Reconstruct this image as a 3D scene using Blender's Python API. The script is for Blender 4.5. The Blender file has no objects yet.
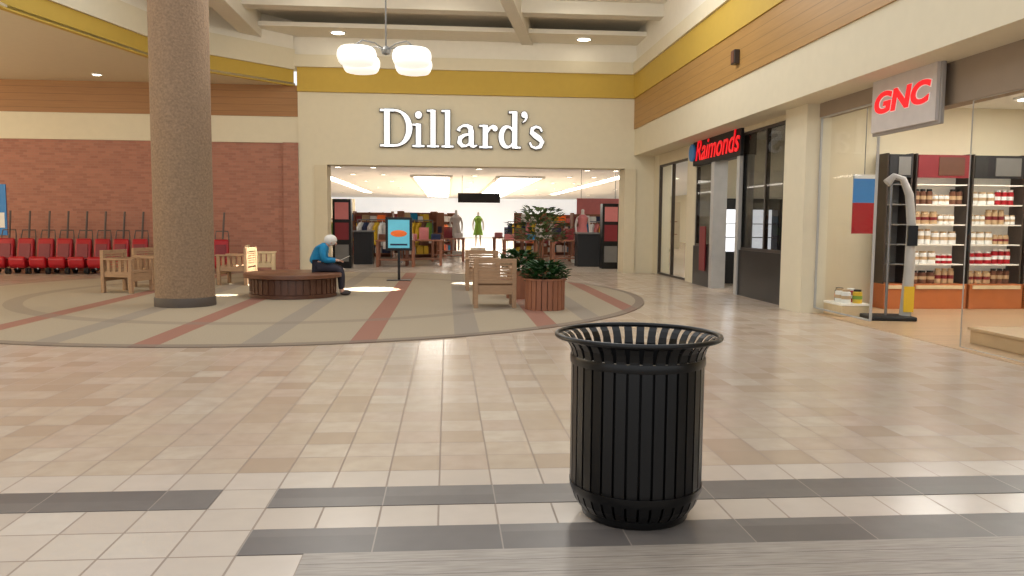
import bpy, math, random
from mathutils import Vector, Matrix
random.seed(7)
sc = bpy.context.scene
col = sc.collection
PI = math.pi
YAW = math.radians(4.67); PITCH = math.radians(4.70); ROLL = 0.0085; F = 796.4; HC = 1.4
# ---------------- camera
cd = bpy.data.cameras.new('camera'); cd.sensor_width = 36; cd.lens = 28; cd.clip_end = 300
cam = bpy.data.objects.new('camera', cd); col.objects.link(cam)
CM = Matrix.Rotation(-YAW, 4, 'Z') @ Matrix.Rotation(PI/2-PITCH, 4, 'X') @ Matrix.Rotation(ROLL, 4, 'Z')
cam.matrix_world = Matrix.Translation((0, 0, HC)) @ CM
sc.camera = cam
try:
    sc.view_settings.view_transform = 'Standard'
except Exception: pass
def ray(px, py):
    return (CM.to_3x3() @ Vector(((px-512)/F, -(py-288)/F, -1)))
def G(px, py, z=0.0):
    r = ray(px, py); t = (z-HC)/r.z; return Vector((r.x*t, r.y*t, z))
def AY(px, py, Y):
    r = ray(px, py); t = Y/r.y; return Vector((r.x*t, Y, HC+r.z*t))
def AX(px, py, X):
    r = ray(px, py); t = X/r.x; return Vector((X, r.y*t, HC+r.z*t))
def lin(c):
    return tuple(((v/255)/12.92 if v/255 <= 0.04045 else ((v/255+0.055)/1.055)**2.4) for v in c)+(1,)
# ---------------- materials
def newmat(name):
    m = bpy.data.materials.new(name); m.use_nodes = True
    nt = m.node_tree; b = nt.nodes['Principled BSDF']; return m, nt, b
class NB:
    def __init__(s, nt): s.nt = nt
    def n(s, t, **k):
        x = s.nt.nodes.new(t)
        for a, v in k.items(): setattr(x, a, v)
        return x
    def m(s, op, a, b=None, c=None):
        x = s.nt.nodes.new('ShaderNodeMath'); x.operation = op
        for i, v in enumerate((a, b, c)):
            if v is None: continue
            if isinstance(v, (int, float)): x.inputs[i].default_value = v
            else: s.nt.links.new(v, x.inputs[i])
        return x.outputs[0]
    def mix(s, f, a, b):
        x = s.nt.nodes.new('ShaderNodeMix'); x.data_type = 'RGBA'
        for k, v in ((0, f), (6, a), (7, b)):
            if isinstance(v, (int, float, tuple)): x.inputs[k].default_value = v
            else: s.nt.links.new(v, x.inputs[k])
        return x.outputs[2]
    def link(s, a, b): s.nt.links.new(a, b)
def P(name, c, rough=0.6, metal=0.0, em=0.0, var=0.12, scale=6.0, stretch=(1, 1, 1), bump=0.0, emc=None, spec=None):
    m, nt, b = newmat(name); N = NB(nt)
    tc = N.n('ShaderNodeTexCoord'); mp = N.n('ShaderNodeMapping'); mp.inputs['Scale'].default_value = stretch
    N.link(tc.outputs['Object'], mp.inputs['Vector'])
    nz = N.n('ShaderNodeTexNoise'); nz.inputs['Scale'].default_value = scale; nz.inputs['Detail'].default_value = 4
    N.link(mp.outputs[0], nz.inputs['Vector'])
    L = lin(c)
    d = tuple(v*(1-var) for v in L[:3])+(1,); h = tuple(min(1, v*(1+var)) for v in L[:3])+(1,)
    o = N.mix(nz.outputs['Fac'], d, h)
    N.link(o, b.inputs['Base Color'])
    b.inputs['Roughness'].default_value = rough; b.inputs['Metallic'].default_value = metal
    if spec is not None: b.inputs['Specular IOR Level'].default_value = spec
    if em:
        b.inputs['Emission Color'].default_value = lin(emc or c); b.inputs['Emission Strength'].default_value = em
    if bump:
        bp = N.n('ShaderNodeBump'); bp.inputs['Strength'].default_value = bump; bp.inputs['Distance'].default_value = 0.02
        N.link(nz.outputs['Fac'], bp.inputs['Height']); N.link(bp.outputs[0], b.inputs['Normal'])
    return m
def glass(name, tint, mixf=0.1, rough=0.02, mx_=0.6):
    m, nt, b = newmat(name); N = NB(nt)
    out = nt.nodes['Material Output']; nt.nodes.remove(b)
    tr = N.n('ShaderNodeBsdfTransparent'); tr.inputs[0].default_value = tint
    gl = N.n('ShaderNodeBsdfGlossy'); gl.inputs['Roughness'].default_value = rough
    fr = N.n('ShaderNodeFresnel'); fr.inputs[0].default_value = 1.35
    f = N.m('MINIMUM', N.m('ADD', fr.outputs[0], mixf), mx_)
    mx = N.n('ShaderNodeMixShader'); N.link(f, mx.inputs[0]); N.link(tr.outputs[0], mx.inputs[1]); N.link(gl.outputs[0], mx.inputs[2])
    N.link(mx.outputs[0], out.inputs[0]); return m
def pos(N):
    g = N.n('ShaderNodeNewGeometry'); s = N.n('ShaderNodeSeparateXYZ'); N.link(g.outputs['Position'], s.inputs[0]); return s.outputs, g
MOD = 0.28
def tile_mat():
    m, nt, b = newmat('ceramic_tile'); N = NB(nt); (x, y, z), g = pos(N)
    u = N.m('DIVIDE', N.m('ADD', x, 0.88+28), MOD); v = N.m('DIVIDE', N.m('ADD', y, -3.31+28), MOD)
    cu = N.m('FLOOR', u); cv = N.m('FLOOR', v); fu = N.m('FRACT', u); fv = N.m('FRACT', v)
    cb = N.n('ShaderNodeCombineXYZ'); N.link(cu, cb.inputs[0]); N.link(cv, cb.inputs[1])
    wn = N.n('ShaderNodeTexWhiteNoise'); N.link(cb.outputs[0], wn.inputs['Vector'])
    rp = N.n('ShaderNodeValToRGB'); N.link(wn.outputs['Value'], rp.inputs[0])
    e = rp.color_ramp.elements; e[0].color = lin((184, 163, 142)); e[1].color = lin((208, 194, 176))
    for p, c in ((0.25, (192, 173, 152)), (0.5, (202, 186, 166)), (0.75, (198, 178, 160))):
        q = rp.color_ramp.elements.new(p); q.color = lin(c)
    nz = N.n('ShaderNodeTexNoise'); nz.inputs['Scale'].default_value = 7; nz.inputs['Detail'].default_value = 6; N.link(g.outputs['Position'], nz.inputs['Vector'])
    rn = N.n('ShaderNodeMapRange'); rn.inputs[1].default_value = .35; rn.inputs[2].default_value = .7; N.link(nz.outputs['Fac'], rn.inputs[0])
    c1 = N.mix(N.m('MULTIPLY', rn.outputs[0], 0.4), rp.outputs[0], lin((178, 158, 138)))
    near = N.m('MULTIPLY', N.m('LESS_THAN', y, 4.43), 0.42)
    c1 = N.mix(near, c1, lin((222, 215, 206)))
    # grout
    ed = N.m('MINIMUM', N.m('MINIMUM', fu, N.m('SUBTRACT', 1, fu)), N.m('MINIMUM', fv, N.m('SUBTRACT', 1, fv)))
    gr = N.m('LESS_THAN', ed, 0.018)
    c2 = N.mix(N.m('MULTIPLY', gr, 0.75), c1, lin((132, 112, 96)))
    N.link(c2, b.inputs['Base Color'])
    N.link(N.m('ADD', N.m('MULTIPLY', gr, 0.4), 0.22), b.inputs['Roughness'])
    return m
def border_mat():
    m, nt, b = newmat('slate_tile'); N = NB(nt); (x, y, z), g = pos(N)
    u = N.m('DIVIDE', N.m('ADD', x, 0.88+28), MOD*2); fu = N.m('FRACT', u)
    wn = N.n('ShaderNodeTexWhiteNoise'); wn.noise_dimensions = '2D'
    cb = N.n('ShaderNodeCombineXYZ'); N.link(N.m('FLOOR', u), cb.inputs[0]); N.link(N.m('FLOOR', N.m('DIVIDE', y, .5)), cb.inputs[1]); N.link(cb.outputs[0], wn.inputs['Vector'])
    nz = N.n('ShaderNodeTexNoise'); nz.inputs['Scale'].default_value = 8; nz.inputs['Detail'].default_value = 8; N.link(g.outputs['Position'], nz.inputs['Vector'])
    c = N.mix(wn.outputs['Value'], lin((108, 102, 98)), lin((128, 122, 116)))
    c = N.mix(N.m('MULTIPLY', nz.outputs['Fac'], 0.7), c, lin((92, 86, 84)))
    gr = N.m('LESS_THAN', fu, 0.012); c = N.mix(gr, c, lin((150, 140, 130)))
    N.link(c, b.inputs['Base Color']); b.inputs['Roughness'].default_value = 0.35; return m
def plank_mat(c0, c1, w=0.12, rough=0.4):
    m, nt, b = newmat('plank_floor'); N = NB(nt); (x, y, z), g = pos(N)
    v = N.m('DIVIDE', N.m('ADD', y, 28), w)
    wn = N.n('ShaderNodeTexWhiteNoise'); wn.noise_dimensions = '1D'; N.link(N.m('FLOOR', v), wn.inputs['W'])
    mp = N.n('ShaderNodeMapping'); mp.inputs['Scale'].default_value = (3, 40, 1); N.link(g.outputs['Position'], mp.inputs[0])
    nz = N.n('ShaderNodeTexNoise'); nz.inputs['Scale'].default_value = 2; nz.inputs['Detail'].default_value = 8; N.link(mp.outputs[0], nz.inputs['Vector'])
    rn = N.n('ShaderNodeMapRange'); rn.inputs[1].default_value = .3; rn.inputs[2].default_value = .7; N.link(nz.outputs['Fac'], rn.inputs[0])
    f = N.m('ADD', N.m('MULTIPLY', wn.outputs['Value'], 0.35), N.m('MULTIPLY', rn.outputs[0], 0.65))
    c = N.mix(f, lin(c0), lin(c1)); c = N.mix(N.m('LESS_THAN', N.m('FRACT', v), 0.03), c, lin(tuple(k*0.6 for k in c0)))
    N.link(c, b.inputs['Base Color']); b.inputs['Roughness'].default_value = rough; return m
def brick_mat():
    m, nt, b = newmat('brick'); N = NB(nt); (x, y, z), g = pos(N)
    cb = N.n('ShaderNodeCombineXYZ'); N.link(N.m('ADD', x, y), cb.inputs[0]); N.link(z, cb.inputs[1])
    br = N.n('ShaderNodeTexBrick'); N.link(cb.outputs[0], br.inputs['Vector'])
    br.inputs['Color1'].default_value = lin((174, 120, 100)); br.inputs['Color2'].default_value = lin((154, 104, 88)); br.inputs['Mortar'].default_value = lin((160, 122, 104))
    br.inputs['Scale'].default_value = 1; br.inputs['Brick Width'].default_value = 0.2; br.inputs['Row Height'].default_value = 0.067; br.inputs['Mortar Size'].default_value = 0.005
    N.link(br.outputs['Color'], b.inputs['Base Color']); b.inputs['Roughness'].default_value = 0.85; return m
def woodband_mat(name, c0, c1):
    m, nt, b = newmat(name); N = NB(nt); (x, y, z), g = pos(N)
    mp = N.n('ShaderNodeMapping'); mp.inputs['Scale'].default_value = (0.5, 0.5, 9); N.link(g.outputs['Position'], mp.inputs[0])
    nz = N.n('ShaderNodeTexNoise'); nz.inputs['Scale'].default_value = 3; nz.inputs['Detail'].default_value = 6; N.link(mp.outputs[0], nz.inputs['Vector'])
    c = N.mix(nz.outputs['Fac'], lin(c0), lin(c1))
    c = N.mix(N.m('MULTIPLY', N.m('LESS_THAN', N.m('FRACT', N.m('DIVIDE', z, 0.18)), 0.06), .5), c, lin(tuple(k*0.6 for k in c0)))
    N.link(c, b.inputs['Base Color']); b.inputs['Roughness'].default_value = 0.5; return m
CX, CY, CR = -2.9, 15.5, 6.6
def carpet_mat():
    m, nt, b = newmat('patterned_carpet'); N = NB(nt); (x, y, z), g = pos(N)
    dx = N.m('SUBTRACT', x, CX); dy = N.m('SUBTRACT', y, CY)
    r = N.m('SQRT', N.m('ADD', N.m('MULTIPLY', dx, dx), N.m('MULTIPLY', dy, dy)))
    nz = N.n('ShaderNodeTexNoise'); nz.inputs['Scale'].default_value = 60; nz.inputs['Detail'].default_value = 3; N.link(g.outputs['Position'], nz.inputs['Vector'])
    nb = N.n('ShaderNodeTexNoise'); nb.inputs['Scale'].default_value = 1.2; N.link(g.outputs['Position'], nb.inputs['Vector'])
    c = N.mix(nz.outputs['Fac'], lin((142, 128, 106)), lin((180, 166, 142)))
    c = N.mix(N.m('MULTIPLY', nb.outputs['Fac'], .3), c, lin((154, 136, 114)))
    def band(v, c0, w): return N.m('LESS_THAN', N.m('ABSOLUTE', N.m('SUBTRACT', v, c0)), w)
    for X in (-4.5, -2.15, 0.25, 2.1):
        c = N.mix(N.m('MULTIPLY', band(x, X, 0.16), .5), c, lin((124, 116, 110)))
    for X in (-5.67, -3.33, -0.97, 1.35, 2.95):
        c = N.mix(N.m('MULTIPLY', band(x, X, 0.15), .75), c, lin((142, 80, 64)))
    c = N.mix(N.m('MULTIPLY', band(r, 4.6, 0.14), .5), c, lin((128, 114, 100)))
    c = N.mix(N.m('MULTIPLY', N.m('GREATER_THAN', r, CR-0.16), .8), c, lin((124, 108, 94)))
    N.link(c, b.inputs['Base Color']); b.inputs['Roughness'].default_value = 0.9
    bp = N.n('ShaderNodeBump'); bp.inputs['Strength'].default_value = 0.3; bp.inputs['Distance'].default_value = 0.01; N.link(nz.outputs['Fac'], bp.inputs['Height']); N.link(bp.outputs[0], b.inputs['Normal'])
    return m
M = dict(
 tile=tile_mat(), border=border_mat(), planks=plank_mat((140, 130, 120), (190, 180, 168)), carpet=carpet_mat(), brick=brick_mat(),
 shopwood=plank_mat((176, 146, 112), (204, 174, 138), .15, .3), dstorefloor=plank_mat((180, 162, 144), (204, 190, 174), .6, .22),
 woodband=woodband_mat('dark_wood_band', (142, 98, 54), (166, 120, 70)), litwood=woodband_mat('lit_wood_band', (158, 118, 62), (182, 140, 80)),  # golden tone of the right band paints in bright light on its wood
 cream=P('cream_plaster', (218, 208, 182), .8, var=.04), mustard=P('mustard_paint', (192, 160, 66), .7, var=.05), soffit=P('soffit_paint', (210, 197, 168), .8, var=.04),
 white=P('white_plaster', (226, 224, 216), .8, var=.03), highwhite=P('high_ceiling_plaster', (232, 226, 212), .85, var=.05), storeglow=P('store_ceiling_glow', (236, 234, 228), .8, var=.02, em=.12), farglow=P('store_far_wall_glow', (240, 242, 244), .8, var=.03, em=.5), grey=P('grey_plaster', (218, 212, 198), .8, var=.04), taupe=P('taupe_tile', (146, 130, 112), .6, var=.1, scale=3),  # store ceiling and far wall glow by themselves in place of store lighting
 pebble=P('pebble_column', (144, 120, 96), .9, var=.5, scale=30, bump=.8), darkbase=P('dark_base', (78, 68, 60), .6),
 black=P('black_paint', (11, 11, 12), .3, var=.2, scale=20, spec=.35), blacksoft=P('black_matte', (20, 20, 22), .6), liner=P('black_plastic_liner', (5, 5, 6), .6, spec=.2),
 wood=P('teak_wood', (168, 134, 102), .6, var=.25, scale=8, stretch=(1, 1, 6)), palewood=P('pale_wood', (214, 190, 150), .6, var=.2, scale=8), redwood=P('reddish_wood', (142, 90, 64), .55, var=.25, scale=7, stretch=(5, 5, 1)),
 benchwood=P('bench_wood', (92, 58, 42), .4, var=.25, scale=5), benchtop=P('bench_top_wood', (112, 74, 54), .35, var=.25, scale=5),
 leaf=P('leaf_green', (34, 76, 30), .5, var=.5, scale=30), leaf2=P('leaf_olive', (70, 88, 44), .5, var=.5, scale=30), soil=P('soil', (50, 36, 26), .9, var=.4), bark=P('bark', (104, 80, 58), .9, var=.3),
 red=P('red_plastic', (166, 14, 28), .4), rubber=P('rubber', (24, 24, 24), .8), steel=P('steel', (130, 130, 132), .35, .9), greymetal=P('grey_metal', (120, 118, 114), .45, .4), polegrey=P('pole_grey', (96, 84, 80), .5, .2), postgrey=P('pale_post', (176, 174, 170), .4, .1),
 lampglow=P('lamp_glass', (255, 250, 238), .4, em=.75), downglow=P('downlight_glow', (255, 246, 225), .4, em=9), cofferglow=P('coffer_glow', (255, 248, 236), .5, em=11), panelglow=P('panel_glow', (255, 252, 246), .5, em=16),
 letter=P('lit_letter_face', (250, 252, 255), .4, em=.6), letterside=P('letter_return', (62, 58, 50), .5), redglow=P('red_lit_letter', (225, 12, 28), .4, em=.8), signwhite=P('sign_face', (200, 192, 186), .5), signgrey=P('sign_case_grey', (156, 150, 144), .5), outline=P('pale_outline', (240, 226, 222), .5, em=.2),
 litcase=P('lit_case', (236, 238, 240), .5, em=1.6),
 glass=glass('shop_glass', (.97, .98, .98, 1), .0, mx_=.02), darkglass=glass('tinted_glass', (.6, .6, .6, 1), .01, mx_=.04),
 frame=P('bronze_frame', (70, 60, 54), .4, .3), teal=P('teal_cloth', (18, 122, 168), .85, var=.25, scale=14), pants=P('dark_trousers', (50, 48, 58), .9), skin=P('skin', (206, 158, 134), .55, var=.06), hair=P('white_hair', (222, 218, 210), .8, var=.15, scale=40),
 shoe=P('shoe_leather', (60, 50, 46), .5), paper=P('paper', (232, 230, 224), .7, var=.05), eye=P('eye', (30, 24, 22), .2),
 cyan=P('cyan_print', (100, 190, 214), .5, em=.15), orange=P('orange_print', (226, 104, 34), .5, em=.2), orangewood=P('orange_laminate', (182, 104, 56), .4), shelfwhite=P('shelf_white', (236, 228, 212), .5, em=.12), pink=P('pink_print', (204, 120, 118), .6), bluep=P('blue_print', (50, 120, 180), .5, em=.1), yellow=P('yellow_cap', (220, 180, 40), .5),
 tan=P('tan_label', (190, 160, 120), .5), green=P('green_cloth', (120, 160, 60), .8), brownc=P('brown_cloth', (110, 70, 50), .85), navy=P('navy_cloth', (40, 48, 80), .85), mann=P('mannequin_shell', (216, 208, 198), .4), darkred=P('dark_red_print', (120, 26, 32), .5, em=.05), pale=P('pale_cloth', (214, 204, 196), .85))
# ---------------- mesh builder
class MB:
    def __init__(s): s.v = []; s.f = []
    def add(s, vs, fs):
        o = len(s.v); s.v += [tuple(v) for v in vs]; s.f += [tuple(i+o for i in f) for f in fs]; return s
    def box(s, x0, x1, y0, y1, z0, z1, M4=None):
        vs = [Vector((x, y, z)) for z in (z0, z1) for y in (y0, y1) for x in (x0, x1)]
        if M4 is not None: vs = [M4 @ v for v in vs]
        return s.add(vs, [(0, 2, 3, 1), (4, 5, 7, 6), (0, 1, 5, 4), (2, 6, 7, 3), (0, 4, 6, 2), (1, 3, 7, 5)])
    def lathe(s, prof, n=32, c=(0, 0, 0), closed=False, cap=True):
        vs = []; k = len(prof)
        for i in range(n):
            a = 2*PI*i/n
            for r, z in prof: vs.append((c[0]+r*math.cos(a), c[1]+r*math.sin(a), c[2]+z))
        fs = []
        rng = k if closed else k-1
        for i in range(n):
            j = (i+1) % n
            for q in range(rng):
                w = (q+1) % k; fs.append((i*k+q, j*k+q, j*k+w, i*k+w))
        if cap and not closed:
            fs.append(tuple(reversed([i*k for i in range(n)]))); fs.append(tuple(i*k+k-1 for i in range(n)))
        return s.add(vs, fs)
    def cyl(s, x, y, z0, z1, r, r2=None, n=20): return s.lathe([(r, z0), (r if r2 is None else r2, z1)], n, (x, y, 0))
    def tube(s, pts, r, n=8, closed=False):
        pts = [Vector(p) for p in pts]; k = len(pts); vs = []; fs = []
        rs = r if isinstance(r, (list, tuple)) else [r]*k
        pn = None
        for i, p in enumerate(pts):
            if closed: t = pts[(i+1) % k]-pts[i-1]
            else: t = pts[min(i+1, k-1)]-pts[max(i-1, 0)]
            t.normalize()
            if pn is None: pn = t.orthogonal().normalized()
            else:
                pn = pn-t*pn.dot(t); pn.normalize()
            b = t.cross(pn)
            for j in range(n):
                a = 2*PI*j/n; vs.append(p+(pn*math.cos(a)+b*math.sin(a))*rs[i])
        for i in range(k if closed else k-1):
            w = (i+1) % k
            for j in range(n):
                q = (j+1) % n; fs.append((i*n+j, i*n+q, w*n+q, w*n+j))
        if not closed: fs.append(tuple(reversed(range(n)))); fs.append(tuple((k-1)*n+j for j in range(n)))
        return s.add(vs, fs)
    def prism(s, poly, y0, y1, axis='y'):
        n = len(poly)
        if axis == 'y': vs = [(a, y0, b) for a, b in poly]+[(a, y1, b) for a, b in poly]
        elif axis == 'x': vs = [(y0, a, b) for a, b in poly]+[(y1, a, b) for a, b in poly]
        else: vs = [(a, b, y0) for a, b in poly]+[(a, b, y1) for a, b in poly]
        return s.add(vs, [tuple(range(n)), tuple(range(2*n-1, n-1, -1))]+[(i, n+i, n+(i+1) % n, (i+1) % n) for i in range(n)])
    def ball(s, c, r, sc_=(1, 1, 1), n=12, m=8):
        prof = [(max(1e-4, math.sin(PI*i/m)), -math.cos(PI*i/m)) for i in range(m+1)]
        o = len(s.v); s.lathe(prof, n, (0, 0, 0), cap=False)
        for i in range(o, len(s.v)):
            v = s.v[i]; s.v[i] = (c[0]+v[0]*r*sc_[0], c[1]+v[1]*r*sc_[1], c[2]+v[2]*r*sc_[2])
        return s
    def build(s, name, mat, parent=None, bevel=0, smooth=False):
        me = bpy.data.meshes.new(name); me.from_pydata(s.v, [], s.f); me.update()
        import bmesh
        bm = bmesh.new(); bm.from_mesh(me); bmesh.ops.recalc_face_normals(bm, faces=bm.faces); bm.to_mesh(me); bm.free()
        me.materials.append(M[mat] if isinstance(mat, str) else mat)
        if smooth:
            for p in me.polygons: p.use_smooth = True
            try: me.set_sharp_from_angle(angle=math.radians(40))
            except Exception: pass
        o = bpy.data.objects.new(name, me); col.objects.link(o)
        if parent: o.parent = parent
        if bevel:
            b = o.modifiers.new('bevel', 'BEVEL'); b.width = bevel; b.segments = 2; b.limit_method = 'ANGLE'
        return o
def tag(o, label, cat, group=None, kind=None):
    if label: o['label'] = label
    if cat: o['category'] = cat
    if group: o['group'] = group
    if kind: o['kind'] = kind
    return o
def thing(name, label, cat, loc=(0, 0, 0), rz=0, group=None):
    o = bpy.data.objects.new(name, None); col.objects.link(o); o.empty_display_size = .1
    o.location = loc; o.rotation_euler = (0, 0, rz); return tag(o, label, cat, group)
def struct(name, mb, mat, bevel=0):
    o = mb.build(name, mat, bevel=bevel); o['kind'] = 'structure'; return o
def dup(r0, loc, rz=0, label=None, group=None):
    r = r0.copy(); col.objects.link(r); r.location = loc; r.rotation_euler = (0, 0, rz)
    if label: r['label'] = label
    if group: r['group'] = group
    for ch in list(r0.children):
        c = ch.copy(); col.objects.link(c); c.parent = r
        for g in ch.children:
            d = g.copy(); col.objects.link(d); d.parent = c
    return r
def text_mesh(name, s, size, mat, parent, loc, rot, shear=0, ext=.02, off=0, align='CENTER', xs=1):
    cu = bpy.data.curves.new(name, 'FONT'); cu.body = s; cu.size = size; cu.shear = shear; cu.extrude = ext; cu.offset = off; cu.align_x = align; cu.align_y = 'CENTER'
    t = bpy.data.objects.new('tmp', cu); col.objects.link(t)
    bpy.context.view_layer.update()
    dg = bpy.context.evaluated_depsgraph_get(); me = bpy.data.meshes.new_from_object(t.evaluated_get(dg))
    bpy.data.objects.remove(t); me.materials.clear(); me.materials.append(M[mat])
    o = bpy.data.objects.new(name, me); col.objects.link(o); o.parent = parent; o.location = loc; o.rotation_euler = rot; o.scale = (xs, 1, 1); return o
# ================= SETTING
YD = 22.3; XR = 5.8; XF = 5.22; XB0 = -4.02
Z1, Z2, Z3 = 4.86, 5.5, 5.82      # wood top / mustard top / trim top
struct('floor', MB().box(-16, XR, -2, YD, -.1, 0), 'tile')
struct('trim_1', MB().box(-.88, XR, 3.87, 4.15, 0, .003), 'border')
struct('trim_2', MB().box(-6, -.88-MOD, 3.87, 4.15, 0, .003), 'border')
struct('trim_3', MB().box(-.88, XR, 3.31, 3.59, 0, .003), 'border')
struct('trim_4', MB().box(-.6, XR, -1.5, 3.31, 0, .003), 'planks')
c = MB(); c.lathe([(CR, 0), (CR, .012), (CR-.02, .016)], 128, (CX, CY, 0))
tag(c.build('carpet', 'carpet'), 'large round beige carpet with rust red and grey stripes under the seating area', 'carpet')
# left/back walls
struct('wall_left', MB().box(-16, XB0, YD, YD+.4, 0, 3.5), 'brick')
struct('trim_5', MB().box(-4.42, XB0, YD-.18, YD, 0, 3.5), 'brick')
struct('trim_6', MB().box(-16, XB0, YD-.05, YD+.4, 3.5, 4.2), 'cream')
struct('trim_7', MB().box(-16, XB0, YD-.08, YD+.4, 4.2, 5.03), 'woodband')
struct('wall_end', MB().box(-16.2, -16, -2, YD+.4, 0, 5.03), 'cream')
OL, OR, OZ = -3.27, 4.96, 2.93
w = MB().box(XB0, OL, YD-.12, YD+.5, 0, OZ).box(OR, XR+.1, YD-.12, YD+.5, 0, OZ).box(XB0, XR+.1, YD-.12, YD+.5, OZ, Z1)
struct('wall_back', w, 'cream')
struct('trim_8', MB().box(OL-.32, OL+.02, YD-.2, YD+.52, 0, OZ-.02).box(OR-.02, OR+.3, YD-.2, YD+.52, 0, OZ-.02), 'soffit')
struct('trim_9', MB().box(XB0, XF, YD-.2, YD+.5, Z1, Z2), 'mustard')
struct('trim_10', MB().box(-8, XF, YD-.26, YD+.5, Z2, Z3), 'cream')
struct('trim_11', MB().box(-8, XF, YD-.1, YD+.5, Z3, 7.2), 'highwhite')
# left lower ceiling with angled edge
LZ = 5.03
edge = [(-4.1, YD-.2), (-6.3, 19.9), (-7.6, 14.8), (-7.6, -2)]
poly = [(-16, YD)]+[(-4.1, YD)]+edge+[(-16, -2)]
struct('ceiling', MB().prism(poly, LZ, LZ+.05, 'z'), 'soffit')
mm, cc, ww = MB(), MB(), MB()
for a, b in zip(edge[:-1], edge[1:]):
    a = Vector((a[0], a[1], 0)); b = Vector((b[0], b[1], 0)); d = (b-a); L = d.length; ang = math.atan2(d.y, d.x)
    T = Matrix.Translation(a) @ Matrix.Rotation(ang, 4, 'Z')
    mm.box(0, L, -.12, 0, LZ-.03, 5.42, T); cc.box(0, L, -.2, .06, 5.42, 5.95, T); ww.box(0, L, -.3, 0, 5.95, 7.2, T)
struct('trim_12', mm, 'mustard'); struct('trim_13', cc, 'cream'); struct('trim_14', ww, 'highwhite')
# high ceiling (far bay) with beams
struct('ceiling_high', MB().box(-8, XR+.4, 16.5, YD+.5, 6.7, 6.8), 'highwhite')
bm_ = MB()
def beam(mb, a, b, w, z0, z1):
    a = Vector((a[0], a[1], 0)); b = Vector((b[0], b[1], 0)); d = b-a
    T = Matrix.Translation(a) @ Matrix.Rotation(math.atan2(d.y, d.x), 4, 'Z'); mb.box(0, d.length, -w/2, w/2, z0, z1, T)
beam(bm_, (-5.0, YD), (-5.0, 16.5), .45, 6.1, 6.7)
beam(bm_, (2.2, YD), (1.0, 16.5), .3, 6.25, 6.7)
beam(bm_, (-8, 19.6), (XF, 19.6), .4, 6.4, 6.7)
struct('trim_15', bm_, 'grey')
dz = AY(584, 40, YD-.75).z
struct('trim_27', MB().box(-4.8, XF, YD-1.25, YD-.1, dz+.03, dz+.14), 'highwhite')
# right fascia
struct('trim_16', MB().box(XF, XR+.3, -2, YD-.12, 3.29, 4.02), 'cream')
struct('trim_17', MB().box(XF-.03, XR+.3, -2, YD-.12, 4.02, Z1), 'litwood')
struct('trim_18', MB().box(XF-.06, XR+.3, -2, YD-.2, Z1, Z2), 'mustard')
struct('trim_19', MB().box(XF-.12, XR+.3, -2, YD-.26, Z2, Z3), 'cream')
struct('trim_20', MB().box(XF, XR+.3, -2, YD-.1, Z3, 7.2), 'highwhite')
# column
base = G(179, 309)
t = thing('column', 'tall round pebble textured tan column with a dark band at its foot', 'column', (base.x-.04, base.y+.45, 0.016))
MB().lathe([(.472, 0), (.472, .13), (.46, .145)], 48).build('base_band', 'darkbase', t, smooth=True)
MB().lathe([(.455, .145), (.45, 7.1)], 48).build('shaft', 'pebble', t, smooth=True)
# ---- right storefronts
struct('wall_right', MB().box(XR, XR+.35, 21.7, YD, 0, 3.33).box(XR, XR+.35, 18.4, 19.05, 0, 3.33).box(XR-.2, XR+.2, 12.2, 13.0, 0, 3.33), 'cream')
struct('trim_21', MB().box(XR, XR+.2, 10.5, 12.2, 3.08, 3.7).box(XR, XR+.2, -2, 10.5, 2.8, 3.7), 'taupe')
struct('trim_22', MB().box(XR, XR+.3, 15.5, 18.4, 2.78, 3.7), 'frame')
struct('trim_23', MB().box(XR, XR+.2, 19.05, 21.7, 3.0, 3.7), 'soffit')
struct('trim_26', MB().box(XR, XR+.2, 13.0, 15.5, 3.2, 3.7), 'soffit')
# shop shells
struct('floor_shop', MB().box(XR, 14, 13.35, YD, -.1, .004), 'tile')
struct('floor_vitamin_shop', MB().box(XR, 14, -2, 13.2, -.1, .006), 'shopwood')
struct('wall_shop_back', MB().box(11, 11.1, -2, YD, 0, 3.5), 'cream')
struct('wall_divider', MB().box(XR+.2, 14, 13.2, 13.35, 0, 3.5), 'soffit')
struct('wall_divider_far', MB().box(XR+.35, 14, 18.7, 18.85, 0, 3.5), 'cream')
struct('ceiling_shop', MB().box(XR+.2, 14, -2, YD, 3.42, 3.5), 'white')
lp = [(7.6, 11.6), (9.4, 11.6), (7.6, 9), (9.4, 9), (7.6, 15.5), (9.6, 16.8), (7.6, 20.3)]
for i, (x, y) in enumerate(lp):
    t = thing('ceiling_light', None, 'light', (x, y, 3.37), 0, 'shop ceiling panels'); t['label'] = 'square recessed lit panel in a shop ceiling on the right'
    MB().box(-.5, .5, -.5, .5, .02, .05).build('frame', 'white', t); MB().box(-.45, .45, -.45, .45, 0, .02).build('diffuser', 'panelglow', t)
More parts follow.
